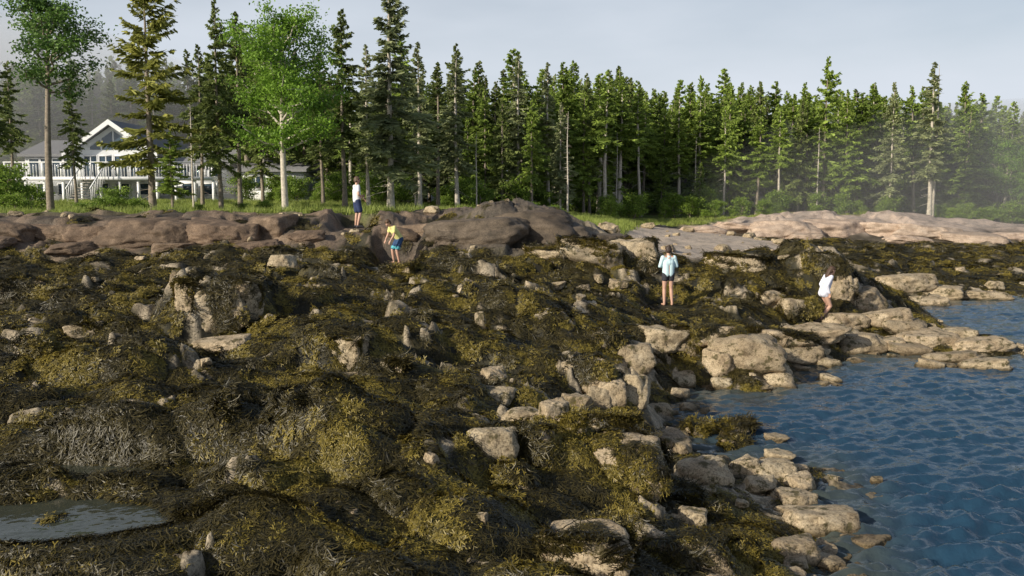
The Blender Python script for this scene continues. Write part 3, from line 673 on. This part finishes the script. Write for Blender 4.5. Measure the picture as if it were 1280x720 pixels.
for k in range(4):
    w=(xb-xa-1.4)/4;x0=xa+.7+k*w;window(x0+.1,x0+w-.12,hz(221),hz(196),HD,2)
for k in range(4):
    w=(xb-xa-2.4)/4;x0=xa+1.2+k*w+.08;x1=x0+w-.16
    top=lambda x:ze+(zp-ze)*(1-abs(x-xm)/(xb-xm))-.55
    zlo=hz(188)
    P4=[(x0,zlo),(x1,zlo),(x1,max(top(x1),zlo+.1)),(x0,max(top(x0),zlo+.1))]
    poly('gable_window',P4,HD-.05,HD-.004,M_glass,house)
for k in range(4):
    w=(xl1-xl0-.6)/4;x0=xl0+.3+k*w;window(x0+.08,x0+w-.1,hz(221),hz(199),HD+.8)
for k in range(4):
    w=(xr1-xr0-.6)/4;x0=xr0+.3+k*w;window(x0+.2,x0+w-.25,hz(221),hz(210),HD+.8,2)
for k in range(9):
    x0=hx(45+k*26);window(x0,x0+1.,hz(243),hz(230),HD if xa<x0<xb-1 else HD+.8,1)
dk=hz(222);dx0,dx1=hx(38),hx(284)
box('deck_floor',dx0,dx1,HD-3.2,HD-.1,dk-.25,dk,M_white,house)
nb_=66
for i in range(nb_+1):
    xx_=dx0+(dx1-dx0)*i/nb_;big=i%6==0
    box('rail_post' if big else 'baluster',xx_-(.07 if big else .02),xx_+(.07 if big else .02),HD-3.15-(.03 if big else 0),HD-3.07,dk+.002,dk+(1.05 if big else .93),M_white,house)
    if big: box('deck_post',xx_-.09,xx_+.09,HD-3.0,HD-2.8,zb,dk-.252,M_white,house)
box('hand_rail',dx0-.1,dx1+.1,HD-3.2,HD-3.04,dk+1.06,dk+1.13,M_white,house)
sx0=hx(132)
for i in range(9): box('stair_tread',sx0,sx0+1.6,HD-3.5-.3*i,HD-3.22-.3*i,dk-.2*(i+1)-.06,dk-.2*(i+1),M_deck,house)
for xx_ in(sx0-.1,sx0+1.65):
    V=[(xx_,HD-3.2,dk+.95),(xx_+.08,HD-3.2,dk+.95),(xx_+.08,HD-6,dk-.95),(xx_,HD-6,dk-.95),(xx_,HD-3.2,dk+1.05),(xx_+.08,HD-3.2,dk+1.05),(xx_+.08,HD-6,dk-.85),(xx_,HD-6,dk-.85)]
    obj('stair_rail',mesh_from('sr',V,[(0,1,2,3),(7,6,5,4),(0,4,5,1),(1,5,6,2),(2,6,7,3),(3,7,4,0)],[M_white]),house)
    for i in range(10): 
        y0=HD-3.3-.28*i;box('stair_baluster',xx_+.02,xx_+.06,y0-.04,y0,dk-.19*i-.2,dk-.19*i+.93,M_white,house)
garage=bpy.data.objects.new('white_garage',None);COL.objects.link(garage)
gx0,gx1=hx(318),hx(392)
box('walls',gx0,gx1,HD-3,HD+4,zb,hz(214),M_white,garage)
house=garage
sroof('roof',gx0-.3,gx1+.3,HD-3.4,HD+4.4,HD+.5,hz(213),hz(200))
window(gx0+.6,gx0+1.6,hz(236),hz(222),HD-3,2);window(gx1-1.8,gx1-.8,hz(236),hz(222),HD-3,2)
# ---------------------------------------------------------------- people
def capsules(name,caps,mat,parent,vox,sm=2):
    import bmesh
    g=Geo()
    for (a,ra,b_,rb) in caps:
        a=np.array(a,float);b_=np.array(b_,float);d=b_-a;L=np.linalg.norm(d)
        if L<1e-5: d=np.array([0,0,1.]);L=1e-5
        t=d/np.linalg.norm(d);ph=np.linspace(-math.pi/2,0,5)
        s=[];rr=[]
        for q in ph: s.append(ra*math.sin(q));rr.append(max(ra*math.cos(q),1e-4))
        for q in np.linspace(0,math.pi/2,5): s.append(np.linalg.norm(b_-a)+rb*math.sin(q));rr.append(max(rb*math.cos(q),1e-4))
        up=np.array([0,0,1.]) if abs(t[2])<.9 else np.array([1.,0,0])
        u=np.cross(t,up);u/=np.linalg.norm(u);v=np.cross(t,u);S=14;th=np.arange(S)*2*math.pi/S
        V=np.array([a+t*si+ri*(math.cos(x)*u+math.sin(x)*v) for si,ri in zip(s,rr) for x in th])
        k=len(s);F=[(i*S+j,i*S+(j+1)%S,(i+1)*S+(j+1)%S,(i+1)*S+j) for i in range(k-1) for j in range(S)]
        g.add(V,F,0)
    me=g.mesh(name,[mat],True);o=obj(name,me,parent)
    bm=bmesh.new();bm.from_mesh(me);bmesh.ops.remove_doubles(bm,verts=bm.verts,dist=3e-4);bmesh.ops.recalc_face_normals(bm,faces=bm.faces);bm.to_mesh(me);bm.free()
    m=o.modifiers.new('r','REMESH');m.mode='VOXEL';m.voxel_size=vox;m.use_smooth_shade=True
    m=o.modifiers.new('s','SMOOTH');m.factor=.5;m.iterations=sm
    return o
SKIN=simple('skin',(.56,.34,.25),.55,.06,8);
def person(name,loc,yaw,s,J,shirt,shorts,hair,long_sleeve=False,hairstyle='short',shorts_len=.55,shirt_len=0.,trim=None,shoes=None):
    root=bpy.data.objects.new(name,None);COL.objects.link(root)
    root.location=loc;root.rotation_euler=(0,0,yaw);root.scale=(s,s,s)
    j={k:np.array(v,float) for k,v in J.items()}
    lerp_=lambda a,b_,t:a*(1-t)+b_*t
    body=[];sh=[];st=[]
    pel=j['pelvis'];ch=j['chest'];nk=j['neck'];hd=j['head']
    hl,hr=j['hipL'],j['hipR']
    body+=[(hl,.095,hr,.095),(pel,.11,ch,.105),(ch,.11,lerp_(ch,nk,.6),.085),(j['shL'],.055,j['shR'],.055),(nk,.052,lerp_(nk,hd,.75),.05)]
    for S_ in('L','R'):
        H_,Kn,An,To=j['hip'+S_],j['kn'+S_],j['an'+S_],j['toe'+S_]
        body+=[(H_,.088,lerp_(H_,Kn,.5),.074),(lerp_(H_,Kn,.5),.074,Kn,.053),(Kn,.052,lerp_(Kn,An,.3),.055),(lerp_(Kn,An,.3),.055,An,.034),(An,.036,An+[0,0,-.045],.034),(An+np.array([0,0,-.045]),.034,To,.026)]
        Sh,El,Wr=j['sh'+S_],j['el'+S_],j['wr'+S_]
        body+=[(Sh,.052,El,.037),(El,.037,lerp_(El,Wr,.3),.036),(lerp_(El,Wr,.3),.036,Wr,.023)]
        f=Wr-El;f/=np.linalg.norm(f);lat=np.cross(f,[0,1.,0.2]);lat/=np.linalg.norm(lat);nn=np.cross(f,lat)
        pm=Wr+f*.07
        for q in(-.024,-.008,.008,.024): body.append((Wr+lat*q*.6,.015,pm+lat*q,.013))
        for q,l in((-.03,.058),(-.01,.072),(.01,.068),(.03,.05)):
            p1=pm+lat*q;p2=p1+(f*.9+nn*.3)*l*.55;p3=p2+(f*.65+nn*.7)*l*.5;body+=[(p1,.0095,p2,.0088),(p2,.0088,p3,.0075)]
        p1=Wr+f*.025+lat*.025*(1 if S_=='L' else -1);p2=p1+(f*.6+lat*.7*(1 if S_=='L' else -1)+nn*.3)*.045;body+=[(p1,.013,p2,.01),(p2,.01,p2+(f*.8+nn*.3)*.03,.0085)]
        sh+=[(Sh,.066,lerp_(Sh,El,.55 if not long_sleeve else 1.),.062 if not long_sleeve else .05)]
        if long_sleeve: sh+=[(El,.05,lerp_(El,Wr,.93),.038)]
        st+=[(H_,.108,lerp_(H_,Kn,shorts_len),.095)]
    hf=j['face'];hf/=np.linalg.norm(hf);hu=j.get('hup',np.array([0,0,1.]));hu=hu-hf*np.dot(hu,hf);hu/=np.linalg.norm(hu);hs=np.cross(hf,hu)
    hp=lambda a,b_,c_:hd+hs*a+hf*b_+hu*c_
    body+=[(hp(0,-.015,.03),.087,hp(0,.01,.0),.08),(hp(0,.03,-.03),.06,hp(0,.05,-.075),.038),(hp(0,.085,.005),.014,hp(0,.108,-.022),.014),(hp(-.083,-.005,-.005),.012,hp(-.088,-.012,.02),.013),(hp(.083,-.005,-.005),.012,hp(.088,-.012,.02),.013),(hp(-.022,.085,-.05),.011,hp(.022,.085,-.05),.011),(hp(-.035,.068,.03),.02,hp(.035,.068,.03),.02)]
    capsules('body',body,SKIN,root,.0075,2)
    dk_=simple(name+'_eye',(.03,.02,.015),.3,.1);lip=simple(name+'_lips',(.4,.16,.13),.5,.1)
    capsules('eyes',[(hp(-.032,.084,.008),.009,hp(-.03,.085,.008),.009),(hp(.032,.084,.008),.009,hp(.03,.085,.008),.009)],dk_,root,.003,0)
    capsules('mouth',[(hp(-.02,.094,-.05),.005,hp(.02,.094,-.05),.005)],lip,root,.003,0)
    hm=simple(name+'_hair',hair,.6,.35,30)
    hc=[(hp(0,-.03,.045),.098,hp(0,-.035,.0),.09),(hp(-.05,.01,.075),.045,hp(.05,.01,.075),.045),(hp(-.07,-.03,.0),.03,hp(-.06,-.05,-.05),.025),(hp(.07,-.03,.0),.03,hp(.06,-.05,-.05),.025),(hp(0,-.06,-.02),.05,hp(0,-.06,-.06),.035)]
    if hairstyle=='bun': hc+=[(hp(0,-.09,.10),.04,hp(0,-.10,.11),.038)]
    if hairstyle=='long': hc+=[(hp(-.03,-.075,0),.055,hp(-.04,-.09,-.2),.035),(hp(.03,-.075,0),.055,hp(.04,-.09,-.2),.035),(hp(0,-.09,-.05),.05,hp(0,-.10,-.24),.03)]
    capsules('hair',hc,hm,root,.009,1)
    sh+=[(lerp_(j['shL'],ch,.1)+[0,0,-.01],.064,lerp_(j['shR'],ch,.1)+[0,0,-.01],.064),(lerp_(nk,ch,.15),.07,ch,.125)]
    ax=(j['shR']-j['shL'])/np.linalg.norm(j['shR']-j['shL'])
    lo=lerp_(pel,ch,-.05-shirt_len)
    sh+=[(ch+ax*.06,.115,lo+ax*.055,.118),(ch-ax*.06,.115,lo-ax*.055,.118)]
    if shirt_len>.2:
        for S_ in'LR': sh.append((j['hip'+S_],.12,lerp_(j['hip'+S_],j['kn'+S_],.33),.12))
    capsules('shirt',sh,shirt,root,.012,3)
    st+=[(hl,.105,hr,.105),(lerp_(pel,ch,.08)-ax*.03,.105,lerp_(pel,ch,.08)+ax*.03,.105)]
    capsules('shorts',st,shorts,root,.012,2)
    if trim:
        capsules('shorts_hem',[(lerp_(j['hip'+q],j['kn'+q],shorts_len*.93),.101,lerp_(j['hip'+q],j['kn'+q],shorts_len*.98),.099) for q in'LR'],trim,root,.012,1)
    if shoes:
        capsules('shoes',[(j['an'+q]+[0,-.02,-.04],.046,j['toe'+q],.04) for q in'LR'],shoes,root,.01,1)
    return root
stand=dict(pelvis=(0,0,.93),hipL=(-.085,0,.9),hipR=(.085,0,.9),knL=(-.1,.03,.49),knR=(.1,.02,.49),anL=(-.11,-.02,.08),anR=(.12,-.03,.08),toeL=(-.13,.14,.028),toeR=(.15,.13,.028),
 chest=(0,-.01,1.24),neck=(0,-.01,1.43),head=(0,.02,1.59),face=np.array((0,1,-.1)),shL=(-.17,-.01,1.39),shR=(.17,-.01,1.39),elL=(-.22,-.04,1.11),elR=(.22,-.04,1.11),wrL=(-.22,.06,.88),wrR=(.22,.06,.88))
M_w=simple('white_cotton',(.76,.77,.8),.85,.06,5);M_navy=simple('navy_cloth',(.02,.035,.10),.8,.3,8);M_yel=simple('yellow_cotton',(.74,.72,.28),.85,.06,5);M_blue=simple('blue_shorts',(.02,.06,.16),.8,.3,8);M_tq=simple('turquoise_trim',(.10,.42,.5),.8,.1,8)
M_aqua=simple('aqua_cotton',(.60,.80,.86),.85,.06,5);M_blk=simple('black_patterned',(.03,.03,.04),.8,.9,40);M_lil=simple('pale_lilac_cotton',(.68,.7,.82),.85,.06,5);M_sh=simple('dark_shoes',(.05,.05,.06),.7,.2)
def pl(k): 
    x,y,z=PEOPLE[k];return (x,y,float(H(x,y)[0])-.0)
p=dict(stand);p.update(elL=(-.23,.04,1.13),wrL=(-.12,.22,1.08),elR=(.24,-.03,1.12),wrR=(.2,.16,.98),face=np.array((.3,1,-.35)),knR=(.1,.08,.5))
person('man_in_white_shirt',pl('a'),math.radians(-60),1.05,p,M_w,M_navy,(.10,.065,.04),shorts_len=.8,shoes=M_sh)
p=dict(stand);p.update(pelvis=(0,-.1,.88),hipL=(-.085,-.1,.86),hipR=(.085,-.1,.86),chest=(0,.1,1.14),neck=(0,.22,1.30),head=(0,.33,1.41),face=np.array((0,.6,-.8)),hup=np.array((0,.8,.6)),shL=(-.16,.17,1.27),shR=(.16,.17,1.27),elL=(-.2,.22,1.0),elR=(.2,.24,1.0),wrL=(-.16,.34,.8),wrR=(.16,.36,.82),knL=(-.1,.06,.47),knR=(.11,.12,.47),anR=(.12,.06,.08),toeR=(.14,.22,.028))
person('boy_in_yellow_shirt',pl('b'),math.radians(125),.92,p,M_yel,M_blue,(.09,.05,.025),trim=M_tq,shorts_len=.8)
p=dict(stand);p.update(elL=(-.25,.0,1.14),wrL=(-.13,.2,1.12),elR=(.25,.0,1.14),wrR=(.12,.22,1.1),face=np.array((0,1,-.25)))
person('girl_in_aqua_shirt',pl('c'),math.radians(8),1.02,p,M_aqua,M_blk,(.04,.025,.018),long_sleeve=True,hairstyle='bun',shorts_len=.32)
p=dict(stand);p.update(pelvis=(0,-.08,.9),hipL=(-.08,-.08,.88),hipR=(.08,-.08,.88),chest=(0,.03,1.2),neck=(0,.10,1.37),head=(0,.17,1.51),face=np.array((0,.9,-.45)),hup=np.array((0,.4,.9)),shL=(-.15,.06,1.34),shR=(.15,.06,1.34),elL=(-.2,-.06,1.1),elR=(.2,-.1,1.1),wrL=(-.2,.08,.9),wrR=(.2,-.02,.87),knL=(-.09,.12,.5),anL=(-.09,.03,.08),toeL=(-.1,.2,.03),knR=(.09,.1,.48),anR=(.1,-.2,.16),toeR=(.11,-.06,.05))
person('woman_in_white_coverup',pl('d'),math.radians(-75),1.04,p,M_lil,M_lil,(.07,.04,.025),long_sleeve=True,hairstyle='long',shorts_len=.15,shirt_len=.1)
# ---------------------------------------------------------------- fog
def fog(loc,sc,dens):
    import bmesh
    bm=bmesh.new();bmesh.ops.create_icosphere(bm,subdivisions=5,radius=1);me=bpy.data.meshes.new('fog');bm.to_mesh(me);bm.free()
    m=bpy.data.materials.new('fog');m.use_nodes=True;nt=m.node_tree;nt.nodes.remove(nt.nodes['Principled BSDF'])
    v=nt.nodes.new('ShaderNodeVolumeScatter');v.inputs['Density'].default_value=dens;v.inputs['Anisotropy'].default_value=.1;v.inputs['Color'].default_value=(.97,.98,1,1)
    nt.links.new(v.outputs[0],nt.nodes['Material Output'].inputs['Volume']);me.materials.append(m)
    o=obj('fog_bank',me,None,loc);o.scale=sc
fog((-62,94,8),(38,34,15),.024)
fog((66,104,2),(66,48,12.5),.016)
# ---------------------------------------------------------------- world, sun, camera
SD=Vector((-.73,-.55,.41)).normalized()
el=math.asin(SD.z);rt=math.atan2(SD.x,SD.y)%(2*math.pi)
w=bpy.data.worlds.new('World');scene.world=w;w.use_nodes=True;nt=w.node_tree;bg=nt.nodes['Background']
sk=nt.nodes.new('ShaderNodeTexSky');sk.sky_type='NISHITA';sk.sun_disc=False;sk.sun_elevation=el;sk.sun_rotation=rt;sk.dust_density=2.;sk.air_density=1.
tc=nt.nodes.new('ShaderNodeTexCoord');sp=nt.nodes.new('ShaderNodeSeparateXYZ');nt.links.new(tc.outputs['Generated'],sp.inputs[0])
mr=nt.nodes.new('ShaderNodeMapRange');nt.links.new(sp.outputs[2],mr.inputs[0]);mr.inputs[1].default_value=.05;mr.inputs[2].default_value=.42;mr.inputs[3].default_value=.97;mr.inputs[4].default_value=.02
mpn=nt.nodes.new('ShaderNodeMapping');mpn.inputs['Scale'].default_value=(1.,1.,3.5);mpn.inputs['Rotation'].default_value=(0,.25,0);nt.links.new(tc.outputs['Generated'],mpn.inputs[0])
tn=nt.nodes.new('ShaderNodeTexNoise');tn.inputs['Scale'].default_value=2.2;tn.inputs['Detail'].default_value=5;nt.links.new(mpn.outputs[0],tn.inputs['Vector'])
m1=nt.nodes.new('ShaderNodeMath');m1.operation='MULTIPLY_ADD';nt.links.new(tn.outputs[0],m1.inputs[0]);m1.inputs[1].default_value=1.1;m1.inputs[2].default_value=-.5
m2=nt.nodes.new('ShaderNodeMath');m2.operation='ADD';m2.use_clamp=True;nt.links.new(m1.outputs[0],m2.inputs[0]);nt.links.new(mr.outputs[0],m2.inputs[1])
cc=mixc(nt,sk.outputs[0],(7.8,8.4,9.3,1),m2.outputs[0],'MIX')
nt.links.new(cc,bg.inputs[0]);bg.inputs[1].default_value=.092
L=bpy.data.lights.new('sun','SUN');L.energy=5.0;L.angle=math.radians(.5);L.color=(1,.91,.75)
so=obj('sun',L);so.rotation_euler=SD.to_track_quat('Z','Y').to_euler();so.location=(-20,-10,30)
cam=bpy.data.cameras.new('camera');co=obj('camera',cam,None,(0,0,CZ));cam.sensor_width=36;cam.lens=36*FX/1280;cam.clip_end=3000;cam.clip_start=.1
co.rotation_euler=(math.radians(90)-math.atan((360-HY)/FX),0,0)
scene.camera=co
scene.view_settings.view_transform='Standard';scene.view_settings.look='None';scene.view_settings.exposure=0
